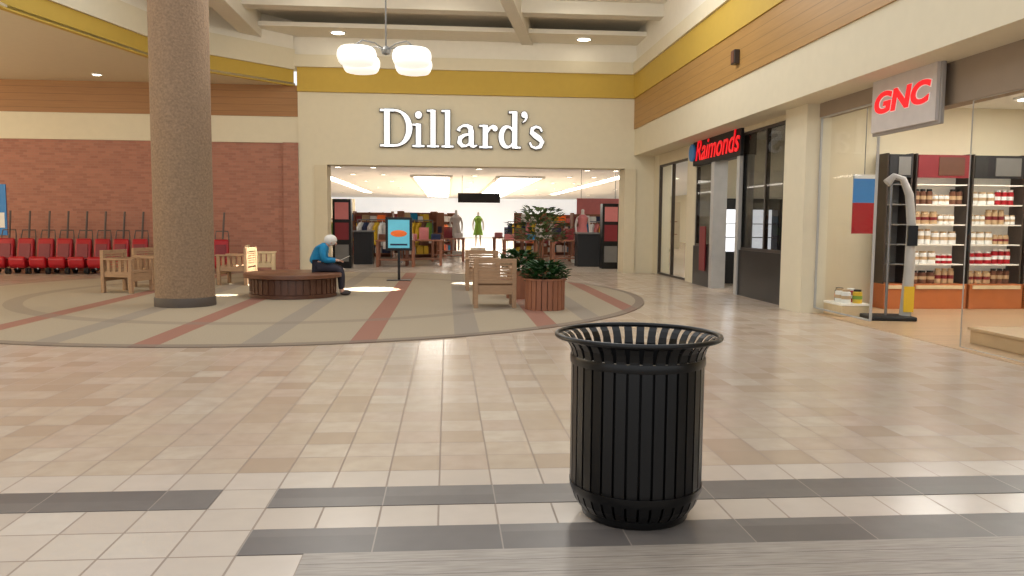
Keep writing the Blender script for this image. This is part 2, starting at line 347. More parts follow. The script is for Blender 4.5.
# windows
def window(i, y0, y1, z0, z1, gm, fm='frame', mull=(), w=.05):
    f = MB()
    f.box(XR+.02, XR+.02+w*1.6, y0, y1, z0, z0+w).box(XR+.02, XR+.02+w*1.6, y0, y1, z1-w, z1)
    for y in [y0, y1-w]+list(mull): f.box(XR+.02, XR+.02+w*1.6, y, y+w, z0+w, z1-w)
    o = struct('window_%d' % i, f, fm)
    MB().box(XR+.03, XR+.04, y0+w, y1-w, z0+w, z1-w).build('pane', gm, o)
window(1, 19.05, 21.7, .02, 3.0, 'glass', mull=(20.4,))
window(2, 17.05, 18.4, .9, 2.78, 'darkglass')
window(3, 13.0, 15.5, .9, 3.2, 'darkglass', mull=(14.3,))
window(4, 10.5, 12.2, .08, 3.08, 'glass', 'postgrey', w=.02)
window(5, -2, 8.55, .03, 2.8, 'glass', 'postgrey', w=.007)
struct('trim_24', MB().box(XR-.02, XR+.25, 17.15, 18.4, 0, .9).box(XR-.02, XR+.25, 13.0, 15.45, 0, .9), 'black')
struct('trim_25', MB().box(XR-.05, XR+.25, 16.95, 17.15, 0, 2.78).box(XR-.05, XR+.25, 15.45, 15.6, 0, 2.78), 'postgrey')
# red poster and displays in jewellery shop
p = MB().box(XR-.05, XR-.03, 17.45, 17.85, .35, 1.35).build('poster', 'darkred'); tag(p, 'narrow dark red poster on the black front of the jewellery shop', 'poster')
for i, (x, y) in enumerate([(7.6, 14.4), (8.6, 16.6)]):
    t = thing('display_case', ['black jewellery counter just behind the tinted window', 'black jewellery counter deep in the shop'][i], 'display case', (x, y, 0.004))
    MB().box(-.35, .35, -.8, .8, 0, .7).build('body', 'blacksoft', t, bevel=.01)
    MB().box(-.33, .33, -.78, .78, .7, 1.0).build('glass_top', 'glass', t)
    MB().box(-.3, .3, -.7, .7, .7, .74).build('display_tray', 'paper', t)
for i, (x0, x1) in enumerate(((6.3, 7.0), (7.1, 7.8), (7.9, 8.6))):
    t = thing('lit_cabinet', 'lit white jewellery wall cabinet, %s from the doorway' % ['first', 'second', 'third'][i], 'cabinet', ((x0+x1)/2, 18.68, .004))
    h = (x1-x0)/2
    MB().box(-h, h, -.4, 0, 0, .75).build('base', 'blacksoft', t, bevel=.01)
    MB().box(-h, h, -.04, 0, .75, 1.75).build('lit_back', 'litcase', t); MB().box(-h, h, -.4, 0, 1.75, 2.0).build('top', 'blacksoft', t)
    for s in (-1, 1): MB().box(s*h-(.03 if s > 0 else 0), s*h+(.03 if s < 0 else 0), -.4, -.04, .75, 1.75).build('side_panel', 'blacksoft', t)
    m_ = MB().box(-h+.03, h-.03, -.35, -.04, 1.08, 1.1).box(-h+.03, h-.03, -.35, -.04, 1.4, 1.42); m_.build('shelf', 'greymetal', t)
# shop sign red script
t = thing('shop_sign', 'red lit slanted lettering on the black header over the jewellery shop', 'sign', (XR-.06, 16.95, 3.05))
MB().box(-.0, .06, -1.55, 1.5, -.3, .3).build('backing', 'blacksoft', t)
text_mesh('lettering', 'Raimonds', .66, 'redglow', t, (-.02, -.1, .0), (PI/2, 0, -PI/2), shear=.3, ext=.008, off=.002, xs=1.06)
MB().lathe([(.001, 0), (.2, .01), (.2, .05), (.001, .06)], 20).build('emblem', 'bluep', t).matrix_local = Matrix.Translation((-.02, 1.42, 0)) @ Matrix.Rotation(-PI/2, 4, 'Y')
# vitamin shop sign
t = thing('shop_sign', 'pale grey box sign with bold red capitals above the glass vitamin shop front', 'sign', (5.62, 9.62, 2.6))
MB().box(.04, .09, -.74, .74, -.02, .74).build('sign_case', 'signgrey', t, bevel=.01)
MB().box(-.0, .04, -.70, .70, .02, .70).build('sign_face', 'signwhite', t)
text_mesh('lettering', 'GNC', .36, 'redglow', t, (-.012, .04, .37), (PI/2, 0, -PI/2), shear=.15, ext=.005, off=.014, xs=1.5)
text_mesh('letter_outline', 'GNC', .36, 'outline', t, (-.004, .04, .37), (PI/2, 0, -PI/2), shear=.15, ext=.004, off=.022, xs=1.5)
# wall speaker
q = AX(738, 57, XF-.03)
t = thing('wall_speaker', 'small dark box speaker on the brightly lit wood band at upper right', 'speaker', (XF-.03, q.y, q.z-.13))
MB().box(-.1, 0, -.09, .09, 0, .25).build('body', 'frame', t, bevel=.01); MB().box(-.11, -.1, -.07, .07, .02, .23).build('grille', 'brownc', t)
# ---------- store lettering
def circ(cx, cy, rx, ry, a0, a1, n=20): return [(cx+rx*math.cos(math.radians(a0+(a1-a0)*i/n)), cy+ry*math.sin(math.radians(a0+(a1-a0)*i/n))) for i in range(n+1)]
def ribbon(mb, pts, ws, y0, y1, e=0):
    k = len(pts); L = []; R = []
    for i in range(k):
        a = Vector(pts[max(i-1, 0)]); b = Vector(pts[min(i+1, k-1)]); d = (b-a).normalized(); nn = Vector((-d.y, d.x)); f = i/(k-1)*(len(ws)-1); j = min(int(f), len(ws)-2); w_ = ws[j]+(ws[j+1]-ws[j])*(f-j)
        p_ = Vector(pts[i])
        if i == 0: p_ = p_-d*e
        if i == k-1: p_ = p_+d*e
        L.append(p_+nn*(w_/2+e)); R.append(p_-nn*(w_/2+e))
    vs = []
    for y in (y0, y1):
        for i in range(k): vs += [(L[i].x, y, L[i].y), (R[i].x, y, R[i].y)]
    fs = []; o = 2*k
    for i in range(k-1):
        a = 2*i; fs += [(a, a+1, a+3, a+2), (o+a, o+a+2, o+a+3, o+a+1), (a, a+2, o+a+2, o+a), (a+1, o+a+1, o+a+3, a+3)]
    fs += [(0, o, o+1, 1), (2*k-2, 2*k-1, o+2*k-1, o+2*k-2)]
    mb.add(vs, fs)
def disc(mb, cx, cz, r, y0, y1, n=20):
    mb.prism([(cx+r*math.cos(2*PI*i/n), cz+r*math.sin(2*PI*i/n)) for i in range(n)], y0, y1)
def glyph(ch, y0, y1, e):
    m = MB(); B = lambda a, b, c_, d: m.box(a-e, b+e, y0, y1, c_-e, d+e)
    if ch == 'D':
        B(.12, .28, 0, 1); B(0, .4, 0, .055); B(0, .4, .945, 1)
        ribbon(m, [(.3, .972)]+circ(.42, .5, .42, .472, 90, -90, 28)+[(.3, .028)], [.055, .07, .15, .18, .15, .07, .055], y0, y1, e)
    if ch == 'i':
        B(.1, .25, 0, .62); B(0, .35, 0, .05); B(.0, .2, .57, .62); disc(m, .175, .86, .1+e, y0, y1)
    if ch == 'l': B(.1, .25, 0, 1); B(0, .35, 0, .05); B(0, .2, .95, 1)
    if ch == 'a':
        B(.37, .52, .05, .44); ribbon(m, [(.07, .45), (.1, .53), (.2, .59), (.32, .6), (.42, .54), (.445, .42)], [.12, .07, .06, .09, .15, .15], y0, y1, e)
        ribbon(m, [(.4, .37), (.25, .34), (.12, .26), (.1, .14), (.18, .05), (.3, .05), (.42, .13)], [.05, .08, .13, .14, .1, .06, .05], y0, y1, e); ribbon(m, [(.45, .08), (.52, .03), (.62, .07)], [.14, .07, .03], y0, y1, e)
    if ch == 'r':
        B(.1, .25, 0, .62); B(0, .38, 0, .05); B(0, .2, .57, .62); ribbon(m, [(.24, .42), (.3, .54), (.4, .59), (.46, .57)], [.04, .08, .09, .08], y0, y1, e); disc(m, .46, .53, .075+e, y0, y1)
    if ch == 'd':
        ribbon(m, circ(.27, .31, .19, .275, 40, 320, 28), [.05, .07, .14, .15, .14, .07, .05], y0, y1, e); B(.4, .55, 0, 1); B(.5, .66, 0, .05); B(.3, .5, .95, 1)
    if ch == "'": disc(m, .07, .92, .085+e, y0, y1); ribbon(m, [(.13, .93), (.14, .84), (.1, .76), (.03, .71)], [.05, .07, .05, .02], y0, y1, e)
    if ch == 's':
        ribbon(m, [(.4, .47), (.34, .57), (.22, .6), (.11, .54), (.1, .44), (.2, .36), (.33, .28), (.41, .18), (.35, .06), (.22, .02), (.1, .06), (.04, .17)], [.05, .06, .07, .11, .13, .15, .15, .13, .11, .07, .06, .06], y0, y1, e)
    return m
t = thing('store_sign', 'large white lit serif lettering on the cream wall above the department store entrance', 'sign', (-1.82, YD-.12, 3.43))
ox = 0
for ch, wd in (('D', .93), ('i', .42), ('l', .42), ('l', .42), ('a', .68), ('r', .56), ('d', .68), ("'", .2), ('s', .45)):
    S = 4.46/4.76
    g = glyph(ch, -.14, -.10, 0); g.v = [((x+ox)*S, y, z*1.0) for x, y, z in g.v]; a = g.build('letter', 'letter', t)
    g = glyph(ch, -.095, 0, .02); g.v = [((x+ox)*S, y, z*1.0) for x, y, z in g.v]; g.build('letter_return', 'letterside', a)
    ox += wd
# ================= downlights in the mall ceiling
def downlight(x, y, z, label, s=.13, name='downlight'):
    t = thing(name, label, 'light', (x, y, z-.03)); MB().lathe([(s*.8, .0), (s, 0), (s, .03), (s*.8, .03)], 24, closed=True).build('trim_ring', 'white', t)
    MB().lathe([(s*.8, .01), (s*.8, .025)], 24).build('lens', 'downglow', t); return t
q = G(97, 74, LZ); downlight(q.x, q.y, LZ, 'round downlight in the low ceiling at far left')
for px_, lb in ((338, 'round downlight in high ceiling left of the pendant lamp'), (584, 'round downlight in high ceiling right of the pendant lamp')):
    q = AY(px_, 40, YD-.75); root = downlight(q.x, q.y, dz+.03, lb, .22)
# chandelier
PX, PY_ = 386, 14.2
q = AY(PX, 61, PY_)
t = thing('pendant_lamp', 'hanging chandelier with wide glowing white drum shades on a thin rod', 'lamp', (q.x, PY_, q.z))
MB().cyl(0, 0, .1, 6.9-q.z+1.2, .014, n=10).build('rod', 'greymetal', t)
MB().lathe([(.001, .1), (.07, .12), (.09, .18), (.05, .24), (.001, .26)], 20, cap=False).build('hub', 'greymetal', t, smooth=True)
for k in range(4):
    x, y = (1, 1, -1, -1)[k]*.46, (1, -1, -1, 1)[k]*.36
    MB().tube([(0, 0, .18), (x*.4, y*.4, .27), (x*.8, y*.8, .28), (x, y, .2)], .013).build('arm', 'greymetal', t, smooth=True)
    s = MB().lathe([(.0, -.15), (.2, -.15), (.27, -.135), (.3, -.1), (.33, -.02), (.33, .04), (.31, .1), (.27, .14), (.0, .15)], 32, (x, y, 0), cap=False).build('shade', 'lampglow', t, smooth=True)
    MB().cyl(x, y, .145, .2, .05).build('shade_cap', 'greymetal', s)
# ================= TRASH CAN
b0 = G(634, 512)
t = thing('trash_can', 'black slatted steel litter bin with flared rim standing on the tile floor in front', 'trash can', (b0.x, b0.y, 0.003))
n = 34; sl = MB()
prof = [(.245, .03), (.272, .048), (.294, .08), (.308, .12), (.315, .18), (.315, .74), (.317, .785), (.325, .815), (.342, .842), (.362, .858), (.383, .866)]
for k in range(n):
    a = 2*PI*k/n; hw = .0235
    T = Matrix.Rotation(a, 3, 'Z'); vs = []
    for i, (r, z) in enumerate(prof):
        w_ = hw*(r/.315 if r < .315 else 1)
        tt = max(0, min(1, (z-.76)/.06)); w_ = w_*(1-.16*tt)
        for dr, dy in ((0, -w_), (0, w_), (-.006, w_), (-.006, -w_)):
            vs.append(T @ Vector((r+dr-(abs(dy)**2)/(2*r), dy, z-(.004 if z > .86 and dr < 0 else 0))))
    fs = [(3, 2, 1, 0)]
    m_ = len(prof)
    for i in range(m_-1):
        for j in range(4): fs.append((i*4+j, i*4+(j+1) % 4, i*4+4+(j+1) % 4, i*4+4+j))
    fs.append(tuple((m_-1)*4+j for j in range(4))); sl.add(vs, fs)
sl.build('slats', 'black', t, bevel=.0015)
def ring(r, z, rr, nn=72): return MB().tube([(r*math.cos(2*PI*i/nn), r*math.sin(2*PI*i/nn), z) for i in range(nn)], rr, 10, closed=True)
ring(.386, .868, .012).build('rim_ring', 'black', t, smooth=True)
MB().lathe([(.300, .735), (.319, .735), (.321, .74), (.321, .77), (.319, .775), (.300, .775)], 72, closed=True).build('top_band', 'black', t, smooth=True)
MB().lathe([(.29, .12), (.308, .12), (.316, .14), (.318, .165), (.29, .165)], 72, closed=True).build('lower_band', 'black', t, smooth=True)
MB().lathe([(.2, .0), (.245, .0), (.255, .01), (.26, .045), (.2, .045)], 72, closed=True).build('base_band', 'black', t, smooth=True)
MB().lathe([(.001, .05), (.24, .055), (.285, .12), (.3, .25), (.302, .75), (.292, .75), (.285, .25), (.24, .1), (.001, .09)], 64, cap=False).build('liner', 'liner', t, smooth=True)
# ================= ROUND BENCH
BX, BY = -2.83, 14.95
t = thing('round_bench', 'low round dark wooden bench at the centre of the carpet', 'bench', (BX, BY, .016))
MB().lathe([(.78, 0), (.78, .06), (.76, .07), (.76, .33), (.79, .35)], 64).build('drum', 'benchwood', t, smooth=True)
MB().lathe([(.84, .35), (.88, .36), (.88, .42), (.86, .435), (.1, .435), (.0, .435)], 64, cap=False).build('seat', 'benchtop', t, smooth=True)
st = MB()
for k in range(40):
    a = 2*PI*k/40; st.box(.758, .775, -.045, .045, .075, .335, Matrix.Rotation(a, 4, 'Z'))
st.build('staves', 'benchwood', t)
# ================= PERSON
PP = (-2.46, 15.12, 0.016)
pr = thing('person', 'person in a teal jacket with white hair sitting bent forward on the round bench', 'person', PP, math.radians(4))
def skinobj(name, chains, mat, parent, root=0, sub=2):
    vs = []; es = []; rs = []; idx = {}
    def vid(p, r):
        k = tuple(round(q_, 4) for q_ in p)
        if k not in idx: idx[k] = len(vs); vs.append(k); rs.append(r)
        return idx[k]
    for ch in chains:
        pv = None
        for p_, r in ch:
            i = vid(p_, r)
            if pv is not None and pv != i: es.append((pv, i))
            pv = i
    me = bpy.data.meshes.new(name); me.from_pydata(vs, es, []); me.update()
    o = bpy.data.objects.new(name, me); col.objects.link(o); o.parent = parent; me.materials.append(M[mat])
    md = o.modifiers.new('skin', 'SKIN'); md.use_smooth_shade = True
    for i, sv in enumerate(me.skin_vertices[0].data):
        r = rs[i]; sv.radius = r if isinstance(r, tuple) else (r, r); sv.use_root = (i == root)
    ss = o.modifiers.new('sub', 'SUBSURF'); ss.levels = sub; ss.render_levels = sub
    return o
PEL = (0, 0, .545)
spine = [(PEL, (.16, .13)), ((.04, 0, .68), (.15, .125)), ((.10, 0, .81), (.16, .125)), ((.18, 0, .91), (.14, .1)), ((.235, 0, .955), .05), ((.27, 0, .97), .055), ((.305, 0, .99), (.078, .09)), ((.325, 0, 1.045), (.07, .08))]
legs = []; arms = []
for s in (-1, 1):
    legs.append([(PEL, (.16, .13)), ((.08, s*.1, .53), .088), ((.22, s*.12, .525), .078), ((.46, s*.13, .49), .058), ((.48, s*.13, .3), .052), ((.48, s*.13, .1), .035), ((.50, s*.13, .045), .036), ((.62, s*.14, .03), .03)])
    ch = [((.18, 0, .91), (.14, .1)), ((.16, s*.16, .885), .06), ((.16, s*.22, .77), .05), ((.18, s*.23, .66), .043), ((.30, s*.15, .65), .033), ((.38, s*.1, .65), .024), ((.43, s*.085, .645), (.03, .018))]
    arms.append(ch)
    for j, (dy, L_) in enumerate(((-.028, .06), (-.01, .07), (.01, .066), (.027, .052))):
        arms.append([((.43, s*.085, .645), .02), ((.46, s*.085+dy, .643), .0095), ((.46+L_*.6, s*.085+dy*1.1, .633), .009), ((.46+L_*.9, s*.085+dy*1.1, .613), .008)])
    arms.append([((.38, s*.1, .65), .02), ((.415, s*.06, .66), .0105), ((.445, s*.045, .655), .009)])
skinobj('body', [spine]+legs+arms, 'skin', pr)
MB().ball((.385, 0, .965), .018, (1.1, .8, 1.2)).build('nose', 'skin', pr, smooth=True)
for s in (-1, 1):
    MB().ball((.385, s*.032, .998), .011).build('eye', 'eye', pr, smooth=True)
    MB().ball((.305, s*.085, .99), .026, (.9, .4, 1.2)).build('ear', 'skin', pr, smooth=True)
MB().ball((.37, 0, .935), .02, (.5, 1.2, .25)).build('mouth', 'pink', pr, smooth=True)
MB().ball((.285, 0, 1.03), .12, (1, .9, .85), 20, 14).build('hair', 'hair', pr, smooth=True)
def fat(ch, d, lo=0, hi=None):
    out = []
    for p_, r in ch[lo:hi]:
        out.append((p_, tuple(q_+d for q_ in r) if isinstance(r, tuple) else r+d))
    return out
jk = [fat(spine, .022, 0, 5)]
for ch in arms:
    if len(ch) == 7: jk.append(fat(ch, .018, 0, 6))
skinobj('jacket', jk, 'teal', pr)
skinobj('trousers', [fat(l, .016, 0, 6) for l in legs], 'pants', pr)
for s in (-1, 1):
    MB().ball((.555, s*.135, .04), .05, (1.9, .9, .8), 14, 8).build('shoe', 'shoe', pr, smooth=True)
pp = MB().box(-.02, .19, -.15, .15, .0, .006, Matrix.Rotation(math.radians(-25), 4, 'Y'))
o = pp.build('magazine', 'paper'); o.location = (PP[0]+.45, PP[1]+.03, .66); tag(o, 'open white paper held on the lap of the seated person', 'magazine')
# ================= CHAIRS
def make_chair(loc, rz, label, mat='wood'):
    t = thing('wooden_armchair', label, 'chair', loc, rz, None)
    w_, d = .31, .29
    for sx in (-1, 1):
        MB().box(sx*w_-.035, sx*w_+.035, -d-.035, -d+.035, 0, .62).build('leg', mat, t, bevel=.006)
        MB().box(sx*w_-.035, sx*w_+.035, d-.035, d+.035, 0, .8).build('leg', mat, t, bevel=.006)
        MB().box(sx*w_-.045, sx*w_+.045, -d-.06, d-.035, .62, .65).build('armrest', mat, t, bevel=.006)
        a = MB().box(sx*w_-.015, sx*w_+.015, -d+.035, d-.035, .3, .4)
        for k in range(4): a.box(sx*w_-.012, sx*w_+.012, -d+.07+k*.12, -d+.13+k*.12, .4, .62)
        a.build('side_panel', mat, t)
        MB().box(-w_+.035, w_-.035, sx*d-.015, sx*d+.015, .22, .37).build('apron', mat, t)
    s = MB()
    for k in range(6): s.box(-w_+.035, w_-.035, -d-.02+k*.098, -d+.06+k*.098, .38, .41)
    s.build('seat', mat, t)
    bk = MB().box(-w_+.035, w_-.035, d-.02, d+.02, .72, .8).box(-w_+.035, w_-.035, d-.02, d+.02, .4, .46)
    for k in range(5): bk.box(-w_+.035, w_-.035, d-.012, d+.012, .475+k*.05, .51+k*.05)
    bk.build('backrest', mat, t)
    return t
q = G(495, 309); ch0 = make_chair((q.x, q.y+.3, .016), PI, 'slatted wooden armchair with its back to the viewer beside the front planter')
q = G(483, 292); dup(ch0, (q.x, q.y+.4, .016), 0, 'slatted wooden armchair partly hidden behind the nearest armchair')
q = G(122, 294); dup(ch0, (q.x, q.y+.3, .016), math.radians(75), 'slatted wooden armchair left of the round column facing right')
q = G(141, 291); dup(ch0, (q.x, q.y+.9, .016), math.radians(60), 'slatted wooden armchair right beside the column on its left side')
q = G(234, 286); dup(ch0, (q.x, q.y+.3, .016), math.radians(-95), 'slatted wooden armchair just right of the column facing left')
q = G(258, 281); c2 = make_chair((q.x, q.y+.3, .016), math.radians(100), 'sunlit pale wooden armchair behind the round bench', 'palewood')  # paler wood colour stands in for sunlight on this chair
# ================= PLANTERS
def foliage(n_, rad, zc, zs, size, mat, parent, name='foliage', droop=.3):
    m_ = MB()
    for i in range(n_):
        a = random.uniform(0, 2*PI); u = random.uniform(-.6, 1); r = rad*math.sqrt(max(0, 1-u*u*.8))*random.uniform(.35, 1)
        p_ = Vector((r*math.cos(a), r*math.sin(a), zc+u*zs)); d = Vector((math.cos(a), math.sin(a), random.uniform(-droop, .8))).normalized()
        sd = d.cross(Vector((0, 0, 1))).normalized()*size*.3; L_ = size*random.uniform(.7, 1.3); up = Vector((0, 0, size*.12))
        m_.add([p_, p_+d*L_*.5+sd+up, p_+d*L_, p_+d*L_*.5-sd+up], [(0, 1, 2), (0, 2, 3)])
    return m_.build(name, mat, parent)
def planter(loc, label, mat='redwood', s=.31, h=.5):
    t = thing('wooden_planter', label, 'planter', loc)
    MB().lathe([(s-.05, .03), (s-.03, h-.04), (s-.06, h-.04), (s-.08, .05)], 32, closed=True).build('tub', 'benchwood', t)
    sl_ = MB()
    for k in range(22):
        a = 2*PI*k/22; T = Matrix.Rotation(a, 4, 'Z'); sl_.box(s-.035, s-.012, -.039, .039, 0, h-.03, T)
    sl_.build('staves', mat, t, bevel=.003)
    MB().lathe([(s-.06, h-.03), (s+.01, h-.03), (s+.01, h), (s-.06, h)], 32, closed=True).build('rim', mat, t)
    MB().lathe([(.001, h-.07), (s-.055, h-.07), (s-.055, h-.05), (.001, h-.05)], 32, cap=False).build('soil', 'soil', t)
    return t
def plant(loc, n_, rad, zc, zs, size, mat, label, cat='plant', trunk=None):
    t = thing('potted_plant' if not trunk else 'potted_tree', label, cat, loc)
    st_ = MB()
    for k in range(5 if not trunk else 3):
        a = k*2.1; st_.tube([(.03*math.cos(a), .03*math.sin(a), 0), (.05*math.cos(a), .05*math.sin(a), zc*.6), (rad*.5*math.cos(a), rad*.5*math.sin(a), zc)], [.012, .01, .005], 6)
    st_.build('stem', 'bark', t); foliage(n_, rad, zc, zs, size, mat, t); return t
q = G(547, 312); P1 = (q.x, q.y+.3, .016)
planter(P1, 'round reddish wooden slatted planter nearest the front at the right end of the carpet', s=.33)
plant((P1[0], P1[1], .466), 420, .32, .12, .17, .13, 'leaf', 'dense low green plant filling the front wooden planter')
q = G(521, 300); P2 = (q.x, q.y+.25, .016)
planter(P2, 'smaller reddish wooden planter behind the front one beside the armchair', s=.26, h=.5)
plant((P2[0], P2[1], .466), 340, .33, .2, .2, .14, 'leaf', 'bushy dark green plant in the rear wooden planter')
q = G(540, 290); P3 = (q.x, q.y+.2, .016)
planter(P3, 'wooden planter holding the slender tree behind the low plants', s=.3, h=.45)
plant((P3[0], P3[1], .416), 300, .6, .85, .42, .17, 'leaf2', 'slender loose leaved tree rising behind the planters', 'tree', True)
# ================= STROLLERS
def make_stroller(loc, rz, label):
    t = thing('shopping_stroller', label, 'stroller', loc, rz, 'red strollers parked along the brick wall')
    side = [(-.36, .2), (.3, .14), (.4, .22), (.42, .4), (.34, .46), (.2, .33), (-.12, .34), (-.2, .7), (-.28, .9), (-.36, .88), (-.4, .5)]
    MB().prism(side, -.19, .19).build('seat_shell', 'red', t, bevel=.05)
    MB().box(-.1, .16, -.13, .13, .345, .37).build('seat_pad', 'blacksoft', t)
    MB().box(-.02, 0.02, -.13, .13, .0, .36, Matrix.Translation((-.12, 0, .4)) @ Matrix.Rotation(-.22, 4, 'Y')).build('back_pad', 'darkred', t)
    MB().tube([(-.34, -.17, .3), (-.46, -.17, .95), (-.5, -.15, 1.1), (-.5, .15, 1.1), (-.46, .17, .95), (-.34, .17, .3)], .016).build('handle', 'polegrey', t)
    MB().tube([(-.38, .0, .5), (-.42, .03, 1.0), (-.4, .08, 1.6)], .026).build('pole', 'polegrey', t)
    MB().tube([(-.36, 0, .2), (0, 0, .12), (.34, 0, .14)], .02).build('frame', 'steel', t)
    for x in (-.3, .3):
        for y in (-.2, .2):
            m_ = MB().lathe([(.02, -.02), (.1 if x < 0 else .08, -.02), (.1 if x < 0 else .08, .02), (.02, .02)], 18, closed=True)
            r_ = .1 if x < 0 else .08; m_.v = [(x+a, y+c_, r_+b_) for a, b_, c_ in m_.v]; m_.build('wheel', 'rubber', t)
    return t
words = ['first', 'second', 'third', 'fourth', 'fifth', 'sixth', 'seventh', 'eighth']
s0 = None; SR = math.radians(-83)
for i, px_ in enumerate((3, 23, 43, 62, 81, 100, 119, 138)):
    q = AY(px_, 270, 21.3); lb = 'red plastic mall stroller, %s from the left in the row at the brick wall' % words[i]
    if s0 is None: s0 = make_stroller((q.x, 21.3, 0), SR, lb)
    else: dup(s0, (q.x, 21.3, 0), SR, lb)
q = AY(220, 270, 21.3); dup(s0, (q.x, 21.3, 0), SR, 'single red mall stroller at the brick wall right of the column')
q = AY(0, 212, YD-.03); t = thing('wall_poster', 'blue poster on the brick wall at the far left edge', 'poster', (q.x-.09, YD-.03, .95))
MB().box(-.25, .25, 0, .03, 0, 1.35).build('panel', 'bluep', t); MB().box(-.2, .2, -.005, 0, .2, .6).build('print', 'paper', t)
# ================= SIGN STAND
q = G(399, 281)
t = thing('sign_stand', 'black framed poster stand with a blue and orange print outside the store entrance', 'sign', (q.x, q.y, 0))
MB().box(-.28, .28, -.2, .2, 0, .03).build('base', 'black', t, bevel=.005)
MB().box(-.03, .03, -.02, .02, .03, .72).build('post', 'black', t)
MB().box(-.31, .31, -.03, .03, .72, 1.5).build('frame', 'black', t, bevel=.006)
s = MB().box(-.25, .25, -.036, -.03, .78, 1.44).build('poster', 'cyan', t)
MB().ball((0, -.038, 1.12), .16, (1.2, .05, .5), 18, 10).build('emblem', 'orange', s); MB().box(-.2, .2, -.04, -.037, .84, .88).build('print_line', 'navy', s)
# ================= DEPARTMENT STORE
struct('floor_store', MB().box(-16, 18, YD, 75, -.1, .003), 'dstorefloor')
struct('ceiling_store', MB().box(-16, 18, YD+.5, 75, 3.6, 3.7), 'storeglow')
struct('wall_store_back', MB().box(-16, 18, 75, 75.2, 0, 3.7), 'farglow')
struct('wall_store_left', MB().box(-16.2, -16, YD+.4, 75, 0, 3.7), 'cream')
struct('wall_store_right', MB().box(18, 18.2, YD+.4, 75, 0, 3.7), 'cream')
for i, (x0, x1) in enumerate(((-1.6, .1), (2.5, 4.5))):
    t = thing('ceiling_light', ['long glowing ceiling trough inside the store, the left one', 'long glowing ceiling trough inside the store, the right one'][i], 'light', ((x0+x1)/2, 38, 3.5))
    h = (x1-x0)/2
    MB().box(-h-.15, -h, 0, 30, 0, .1).box(h, h+.15, 0, 30, 0, .1).box(-h, h, -.15, 0, 0, .1).box(-h, h, 30, 30.15, 0, .1).build('frame', 'white', t)
    MB().box(-h, h, 0, 30, .05, .1).build('diffuser', 'cofferglow', t)
for i, (x0, x1) in enumerate(((-6.2, -5.6), (7.8, 8.4))):
    t = thing('ceiling_light', ['thin glowing ceiling strip at the left of the store ceiling', 'thin glowing ceiling strip at the right of the store ceiling'][i], 'light', ((x0+x1)/2, 33, 3.55))
    MB().box(-.3, .3, 0, 28, .02, .05).build('frame', 'white', t); MB().box(-.22, .22, .1, 27.9, 0, .02).build('diffuser', 'cofferglow', t)
pl = None
for x in (-7, -4, -1, 2, 5, 8):  # glowing panels added out of view above the opening to brighten the store
    if pl is None:
        pl = thing('store_fill_panel', 'added unseen glowing panel that brightens the store near its entrance', 'light', (x, 24.4, 3.55), 0, 'store fill panels')
        MB().box(-.55, .55, -.3, .3, .02, .05).build('frame', 'white', pl); MB().box(-.5, .5, -.25, .25, 0, .02).build('diffuser', 'panelglow', pl)
    else: dup(pl, (x, 24.4, 3.55), 0)
dl = None
for y in (33, 38, 44, 52, 62):
    for x in (-4.4, -3, 1.3, 5.8, 7, -8, 11):
        lb = 'small round downlight in the store ceiling'
        if dl is None: dl = downlight(x, y, 3.6, lb, .17, 'store_downlight'); dl['group'] = 'store ceiling downlights'
        else: dup(dl, (x, y, 3.57), 0)
for px_, Y_, lb, hh in ((343, 24.2, 'tall black display tower with red posters just inside the store on the left', 2.05), (609, 24.4, 'tall black display tower with red posters just inside the store on the right', 2.0)):
    q = AY(px_, 265, Y_)
    t = thing('display_tower', lb, 'display', (q.x, Y_, .003))
    MB().box(-.27, .27, -.2, .2, 0, hh).build('body', 'black', t, bevel=.01)
    MB().box(-.2, .2, -.21, -.2, .85, 1.35).build('poster', 'darkred', t); MB().box(-.2, .2, -.21, -.2, 1.45, hh-.1).build('picture', 'pink', t); MB().box(-.2, .2, -.21, -.2, .2, .7).build('shelf_front', 'greymetal', t)
for px_, Y_, w_, lb in ((588, 25.6, .8, 'black counter beside the right display tower in the store'), (364, 26.5, .6, 'black counter behind the left display tower in the store')):
    q = AY(px_, 265, Y_); t = thing('store_counter', lb, 'counter', (q.x, Y_, .003))
    MB().box(-w_/2, w_/2, -.3, .3, 0, 1.05).build('body', 'blacksoft', t, bevel=.01); MB().box(-w_/2-.03, w_/2+.03, -.33, .33, 1.05, 1.1).build('top', 'greymetal', t)
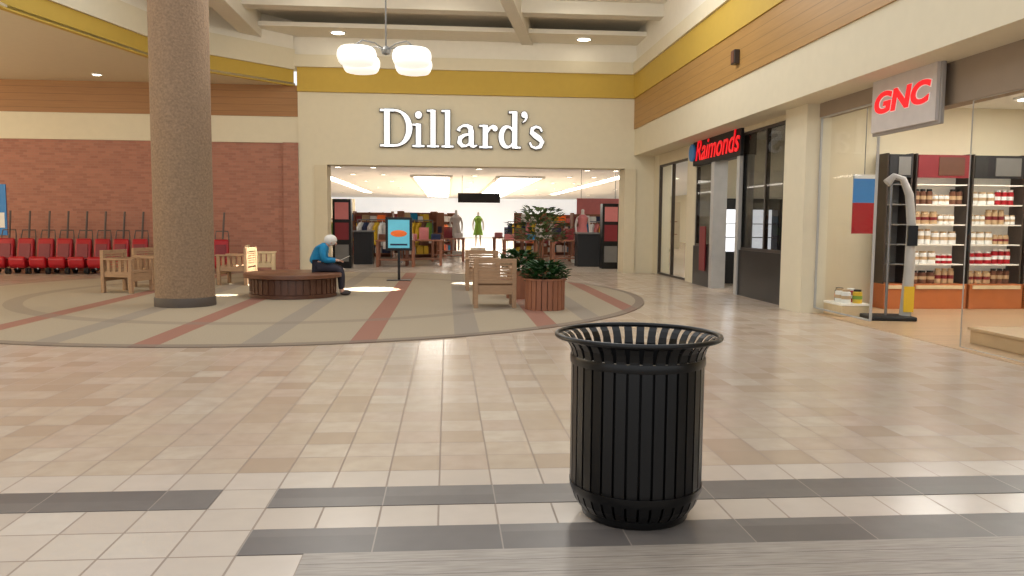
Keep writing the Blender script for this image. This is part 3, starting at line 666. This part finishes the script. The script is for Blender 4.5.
# tables with folded clothes
tb0 = None; k = 0
tl = ['left of the sign stand', 'right of the sign stand', 'near the middle aisle', 'behind the middle aisle mannequins', 'left of the right counter', 'nearest the entrance on the left', 'beside the entrance on the right', 'left edge of the middle aisle', 'behind the armchairs']
for i, (px_, Y_) in enumerate(((352, 29), (424, 25.8), (448, 28.6), (508, 31), (556, 28.6), (396, 25), (568, 26.6), (438, 32.6), (520, 27))):
    q = AY(px_, 260, Y_); lb = 'wooden display table in the store, %s' % tl[i]
    if tb0 is None:
        tb0 = thing('display_table', lb, 'table', (q.x, Y_, .003), 0, 'store display tables')
        MB().box(-.6, .6, -.4, .4, .78, .83).build('top', 'redwood', tb0, bevel=.006)
        for sx in (-1, 1):
            for sy in (-1, 1): MB().box(sx*.54-.04, sx*.54+.04, sy*.34-.04, sy*.34+.04, 0, .78).build('leg', 'redwood', tb0)
        MB().box(-.5, .5, -.3, .3, .2, .23).build('lower_shelf', 'redwood', tb0)
    else: dup(tb0, (q.x, Y_, .003), 0, lb)
    for j in range(3):
        m_ = MB()
        for u in range(6+j % 2*7): m_.box(-.15, .15, -.18, .18, u*.03, u*.03+.025)
        o = m_.build('folded_clothes', random.choice(['navy', 'pale', 'pink', 'brownc', 'teal', 'brownc', 'darkred']), bevel=.006); o.location = (q.x-.38+j*.38, Y_, .833)
        tag(o, 'small folded clothing stack on display table %s' % tl[i], 'clothes', 'folded clothing stacks')
# merchandise shelves
gd0 = None
gl_ = ['behind the left display tower', 'left of the sign stand', 'directly behind the sign stand', 'right behind the sign stand', 'left of the middle aisle', 'right of the middle aisle', 'behind the slender tree', 'behind the right counter']
for i, (px_, Y_, rz_) in enumerate(((352, 34.5, .1), (374, 32, -.1), (400, 36, .15), (418, 31, .6), (446, 35.5, 1.2), (530, 32.5, -.9), (560, 34, 0), (590, 31.2, .1))):
    q = AY(px_, 260, Y_); lb = 'wooden merchandise shelf in the store, %s' % gl_[i]
    if gd0 is None:
        gd0 = thing('merchandise_shelf', lb, 'shelf', (q.x, Y_, .003), rz_, 'store merchandise shelves')
        MB().box(-.75, .75, .2, .24, 0, 1.75).build('back_panel', 'redwood', gd0)
        for s in (-1, 1): MB().box(s*.75-.025, s*.75+.025, -.2, .24, 0, 1.8).build('side_panel', 'redwood', gd0)
        for k in range(4): MB().box(-.725, .725, -.2, .2, .12+k*.42, .15+k*.42).build('shelf', 'redwood', gd0)
    else: dup(gd0, (q.x, Y_, .003), rz_, lb)
    T = Matrix.Rotation(rz_, 3, 'Z')
    for k in range(4):
        x = -.68
        while x < .4:
            w_ = random.uniform(.18, .3); h_ = random.uniform(.18, .34); mm_ = MB().box(0, w_, -.15, .15, 0, h_*.8).box(.01, w_-.01, -.14, .14, h_*.8, h_)
            o = mm_.build('merchandise_box', random.choice(['pale', 'paper', 'yellow', 'pink', 'teal', 'darkred', 'orange', 'navy', 'tan', 'pale', 'paper'])); p_ = T @ Vector((x, 0, 0)); o.location = (q.x+p_.x, Y_+p_.y, .153+k*.42); o.rotation_euler = (0, 0, rz_)
            tag(o, 'coloured goods on the wooden merchandise shelf %s' % gl_[i], 'goods', 'goods on store shelves'); x += w_+.03
# racks
rk0 = None
rl = ['far left of the store', 'left of the middle aisle', 'right of the middle aisle', 'behind the right tower', 'beside the left counter', 'deep in the store on the left', 'deep in the store on the right', 'before the pink picture board', 'beyond the sign stand', 'far behind the slender tree', 'right edge of the store opening', 'in front of the slender tree shelf']
for i, (px_, Y_) in enumerate(((333, 32), (408, 33.5), (524, 36.5), (618, 35), (380, 27.6), (440, 42), (535, 42), (604, 28.5), (412, 29.2), (560, 39), (632, 31), (545, 30.5))):
    q = AY(px_, 260, Y_); lb = 'metal clothes rack in the store, %s' % rl[i]
    if rk0 is None:
        rk0 = thing('clothes_rack', lb, 'clothes rack', (q.x, Y_, .003), 0, 'store clothes racks')
        MB().tube([(-.75, 0, 1.45), (.75, 0, 1.45)], .02).build('rail', 'steel', rk0)
        for sx in (-1, 1):
            MB().tube([(sx*.75, 0, .03), (sx*.75, 0, 1.45)], .02).build('post', 'steel', rk0); MB().box(sx*.75-.03, sx*.75+.03, -.3, .3, 0, .04).build('foot', 'steel', rk0)
    else: dup(rk0, (q.x, Y_, .003), 0, lb)
    for j in range(8):
        x = -.63+j*.18; lo = random.uniform(.45, .75); m_ = MB().prism([(-.24, lo), (.24, lo), (.2, 1.2), (.07, 1.36), (-.07, 1.36), (-.2, 1.2)], -.05, .05, 'y')
        m_.tube([(0, 0, 1.35), (0, 0, 1.46)], .01, 6)
        o = m_.build('hanging_garment', random.choice(['navy', 'pale', 'pink', 'brownc', 'teal', 'paper', 'green', 'darkred', 'pale', 'paper', 'yellow', 'navy']), bevel=.01); o.location = (q.x+x, Y_, 0); o.rotation_euler = (0, 0, math.radians(60))
        tag(o, 'garment hanging on the metal rack, %s' % rl[i], 'clothes', 'garments on racks')
# mannequins
def mannequin(px_, Y_, mat, lb, rz=PI):
    q = AY(px_, 260, Y_); t = thing('mannequin', lb, 'mannequin', (q.x, Y_, .003), rz)
    MB().box(-.35, .35, -.3, .3, 0, .2).build('plinth', 'white', t, bevel=.01)
    z = .24; ch = [[((0, 0, z+.9), (.14, .1)), ((0, 0, z+1.1), (.12, .09)), ((0, 0, z+1.35), (.17, .1)), ((0, 0, z+1.48), .05), ((0, 0, z+1.56), .06), ((0, 0, z+1.66), (.075, .09))]]
    for s in (-1, 1):
        ch.append([((0, 0, z+.9), (.14, .1)), ((s*.1, 0, z+.8), .085), ((s*.1, 0, z+.45), .055), ((s*.11, 0, z+.06), .035), ((s*.11, .1, z), .03)])
        ch.append([((0, 0, z+1.35), (.17, .1)), ((s*.19, 0, z+1.34), .05), ((s*.25, 0, z+1.08), .04), ((s*.24, .1, z+.85), .03), ((s*.24, .14, z+.76), .028)])
    skinobj('body', ch, 'mann', t, sub=1)
    MB().lathe([(.24, z+.55), (.17, z+.9), (.14, z+1.1), (.2, z+1.33), (.1, z+1.46)], 20).build('dress', mat, t, smooth=True)
    return t
mannequin(478, 38, 'green', 'mannequin in a green dress in the middle aisle')
mannequin(582, 28, 'pink', 'mannequin in a pink dress behind the slender tree'); mannequin(456, 33, 'pale', 'mannequin in a pale dress at the left of the middle aisle')
# hanging panels
for (px_, py_, Y_, w_, h_, mt, lb) in ((479, 198, 38, 2.0, .45, 'blacksoft', 'long dark sign board hanging over the middle aisle of the store'), (598, 210, 33, 1.8, .95, 'pink', 'large pink picture board on the right side of the store')):
    q = AY(px_, py_, Y_); t = thing('hanging_board', lb, 'board', (q.x, Y_, q.z-h_/2))
    MB().box(-w_/2, w_/2, -.04, .04, 0, h_).build('panel', mt, t, bevel=.01)
    for s in (-1, 1): MB().tube([(s*w_*.4, 0, h_), (s*w_*.4, 0, 3.6-(q.z-h_/2))], .012, 6).build('wire', 'steel', t)
for i, (x, y) in enumerate(((-7.6, 42), (10.4, 42))):
    t = thing('partition_wall', ['cream display partition on left side of the store', 'cream display partition on right side of the store'][i], 'partition', (x, y+2, .003))
    MB().box(-2.6, 2.6, -.1, .1, 0, 2.6).build('panel', 'cream', t); MB().box(-2.4, 2.4, -.3, -.1, 1.5, 1.54).box(-2.4, 2.4, -.3, -.1, .8, .84).build('shelf', 'redwood', t)
# ================= VITAMIN SHOP
def shelf_unit(x0, x1, lb, body='shelfwhite', hd='darkred', pic='greymetal'):
    t = thing('shelf_unit', lb, 'shelf', ((x0+x1)/2, 13.2, .006)); h = (x1-x0)/2
    MB().box(-h, h, -.45, 0, 0, .42).build('base_cabinet', 'orangewood', t, bevel=.006)
    MB().box(-h, h, -.04, 0, .42, 2.6).build('back_panel', body, t)
    for s in (-1, 1): MB().box(s*h-.025 if s > 0 else -h, h if s > 0 else -h+.025, -.38, -.04, .42, 2.6).build('side_panel', 'frame', t)
    for k_ in range(1, 6): MB().box(-h+.025, h-.025, -.36, -.04, .42+k_*.335-.02, .42+k_*.335).build('shelf', body, t)
    MB().box(-h+.025, h-.025, -.4, -.36, 2.2, 2.58).build('header', hd, t)
    MB().box(-h*.2, h*.75, -.41, -.4, 2.24, 2.54).build('picture', pic, t)
    MB().box(-h*.9, h*.9, -.47, -.45, .34, .4).build('cabinet_strip', 'palewood', t)
    return t
protos = {}
def product(kind):
    if kind in protos: return protos[kind]
    a, b = kind.split('_')
    t = thing('supplement_bottle' if a != 'tub' else 'supplement_tub', '', 'bottle' if a != 'tub' else 'tub')
    r, h = {'tub': (.07, .21), 'bottle': (.045, .16), 'jar': (.052, .25)}[a]
    MB().lathe([(r, 0), (r, h*.8), (r*.75, h*.86)], 14).build('body', b, t, smooth=True)
    MB().lathe([(r*.8, h*.86), (r*.8, h)], 14).build('lid', 'tan' if b in ('paper', 'tan') else ('blacksoft' if b != 'red' else 'paper'), t); MB().lathe([(r+.001, h*.3), (r+.001, h*.55)], 14, cap=False).build('label_band', {'paper': 'tan', 'red': 'paper', 'tan': 'darkred', 'blacksoft': 'orange', 'yellow': 'green', 'brownc': 'tan'}[b], t)
    protos[kind] = t; t['unused'] = 1; return t
used = set()
def put(kind, loc, lb, gp):
    p0 = product(kind)
    if kind not in used: used.add(kind); p0.location = loc; p0['label'] = lb; p0['group'] = gp; del p0['unused']; return
    dup(p0, loc, 0, lb, gp)
unitn = ['left lit shelf unit', 'middle lit shelf unit', 'right lit shelf unit']; rows = ['lowest', 'second', 'third', 'fourth', 'top']
ux = [(7.8, 8.75), (8.8, 9.75), (9.8, 10.75)]
nm = {'tub_red': 'red supplement tub', 'tub_paper': 'white supplement tub', 'tub_tan': 'tan supplement tub', 'jar_paper': 'tall white supplement bottle', 'jar_tan': 'tall tan supplement bottle', 'bottle_paper': 'small white supplement bottle', 'bottle_tan': 'small tan supplement bottle', 'jar_brownc': 'tall brown supplement bottle', 'tub_brownc': 'brown supplement tub', 'bottle_red': 'small red supplement bottle', 'jar_red': 'tall red supplement bottle'}
mixk = [[('tub_brownc', 'jar_tan'), ('tub_tan', 'jar_brownc'), ('jar_paper', 'tub_tan')], [('tub_paper', 'bottle_red'), ('tub_red', 'jar_red'), ('tub_tan', 'tub_paper')], [('jar_paper', 'tub_paper'), ('tub_paper', 'bottle_tan'), ('jar_tan', 'bottle_red')], [('tub_tan', 'bottle_paper'), ('bottle_paper', 'jar_tan'), ('tub_red', 'jar_paper')], [('jar_brownc', 'bottle_paper'), ('tub_paper', 'jar_red'), ('bottle_tan', 'tub_tan')]]
for ui, (x0, x1) in enumerate(ux):
    shelf_unit(x0, x1, 'white supplement %s with orange base in the vitamin shop' % unitn[ui], hd=('darkred', 'blacksoft', 'darkred')[ui], pic=('benchwood', 'greymetal', 'benchwood')[ui])
    for r in range(5):
        z = .426+r*.335; ks = mixk[r][ui]; x = x0+.04; c_ = 0
        while True:
            kd = ks[(c_//3) % 2]; wd = {'tub': .15, 'jar': .115, 'bott': .1}[kd[:4].rstrip('_')]
            if x+wd > x1-.03: break
            put(kd, (x+wd/2, 13.2-.25, z+.006), '%s on the %s shelf of the %s' % (nm[kd], rows[r], unitn[ui]), 'products on %s shelf of %s' % (rows[r], unitn[ui])); x += wd; c_ += 1
t = shelf_unit(7.3, 7.74, 'dark narrow shelf unit between shop window and lit supplement shelves', 'greymetal', 'blacksoft')
# window products
for i, (x, y, k_) in enumerate([(6.12, 11.75, 'tub_paper'), (6.30, 11.75, 'tub_yellow'), (6.12, 11.95, 'tub_paper'), (6.30, 11.95, 'tub_red'), (6.2, 12.12, 'tub_blacksoft')]):
    put(k_, (x, y, .206), ['white tub at the front of the window plinth', 'yellow tub in the middle of the window plinth', 'white tub at the back of the window plinth', 'red tub at the rear row of the window plinth', 'black tub at the rear row of the window plinth'][i], 'tubs in the shop window')
t = thing('window_plinth', 'low pale display plinth in the vitamin shop window', 'plinth', (6.21, 11.93, .006)); MB().box(-.22, .22, -.3, .3, 0, .17).build('body', 'palewood', t, bevel=.01); MB().box(-.23, .23, -.31, .31, .17, .2).build('top', 'shelfwhite', t)
t = thing('window_platform', 'low tan platform behind the glass at the right edge', 'platform', (7.35, 8.0, .006)); MB().box(-1.1, 1.1, -1.5, 1.0, 0, .16).build('body', 'tan', t, bevel=.01); MB().box(-1.12, 1.12, -1.52, 1.02, .16, .19).build('top', 'tan', t)
# poster + kiosk
t = thing('hanging_poster', 'hanging poster with blue top and red base in the vitamin shop window', 'poster', (6.06, 11.25, 1.28)); MB().box(-.16, .16, -.012, .012, 0, .45).build('lower_print', 'red', t); MB().box(-.16, .16, -.012, .012, .45, .86).build('upper_print', 'bluep', t)
MB().box(-.16, .16, -.014, .014, .8, .86).build('top_strip', 'paper', t)
MB().tube([(0, 0, .86), (0, 0, 2.14)], .006, 6).build('cord', 'steel', t)
t = thing('weighing_kiosk', 'grey arched weighing kiosk with black base at the vitamin shop entrance', 'scale', (6.6, 11.35, .006), math.radians(-10))
MB().box(-.36, .3, -.26, .26, 0, .06).build('platform', 'blacksoft', t, bevel=.015)
MB().tube([(.22, 0, .06), (.25, 0, .7), (.25, 0, 1.4), (.2, 0, 1.85), (.1, 0, 2.08), (-.03, 0, 2.12), (-.13, 0, 2.02)], [.085, .075, .065, .06, .05, .05, .065], 14).build('arched_post', 'postgrey', t, smooth=True)
MB().cyl(-.06, 0, .06, 2.1, .02).build('pole', 'steel', t); MB().box(.16, .3, -.1, -.07, .12, .5).build('sticker', 'yellow', t); MB().box(.17, .31, -.1, -.06, 1.1, 1.4).build('display', 'black', t)
# ================= LIGHTS
w = bpy.data.worlds.new('world'); sc.world = w; w.use_nodes = True; bg = w.node_tree.nodes['Background']; bg.inputs[0].default_value = (.95, .97, 1, 1); bg.inputs[1].default_value = 1.15
def spot(name, loc, target, e, ang, blend=.15, colr=(1, .95, .85), sz=.02):
    l = bpy.data.lights.new(name, 'SPOT'); l.energy = e; l.spot_size = math.radians(ang); l.spot_blend = blend; l.color = colr; l.shadow_soft_size = sz
    o = bpy.data.objects.new(name, l); col.objects.link(o); o.location = loc; o.rotation_euler = (Vector(target)-Vector(loc)).to_track_quat('-Z', 'Y').to_euler(); return o
q = G(372, 290); spot('sun_patch', (q.x+3, q.y-1, 6.3), q, 18000, 9)
q = G(254, 262, .5); spot('sun_patch', (q.x+2, q.y-1, 6.3), q, 16000, 7)
q = G(468, 284); spot('sun_patch', (q.x+2.5, q.y-1, 6.3), q, 14000, 6)
q = G(225, 296); spot('sun_patch', (q.x+2.5, q.y-1, 6.3), q, 9000, 4)
for x in (-3, 0, 3):
    spot('wall_fill', (x, 17.5, 6.5), (x, YD, 3.6), 90, 90, 1, (1, .93, .78), .4)  # fill spots added to brighten the back wall
def point(name, loc, e, colr=(1, .9, .75), sz=.6):
    l = bpy.data.lights.new(name, 'POINT'); l.energy = e; l.color = colr; l.shadow_soft_size = sz
    o = bpy.data.objects.new(name, l); col.objects.link(o); o.location = loc
point('soffit_fill', (-13, 13, 3.6), 360); point('soffit_fill', (-11, 8, 3.4), 360); point('soffit_fill', (-14.5, 18, 3.6), 200)  # unseen fill lights added to brighten the low left ceiling
point('atrium_fill', (-2, 14.6, 6.0), 200, (1, .96, .88), .5); point('atrium_fill', (2.5, 14.6, 6.0), 200, (1, .96, .88), .5)  # out-of-view fill lights added to lift the high ceiling
for o in list(bpy.data.objects):
    if 'unused' in o.keys():
        for c_ in list(o.children): bpy.data.objects.remove(c_)
        bpy.data.objects.remove(o)
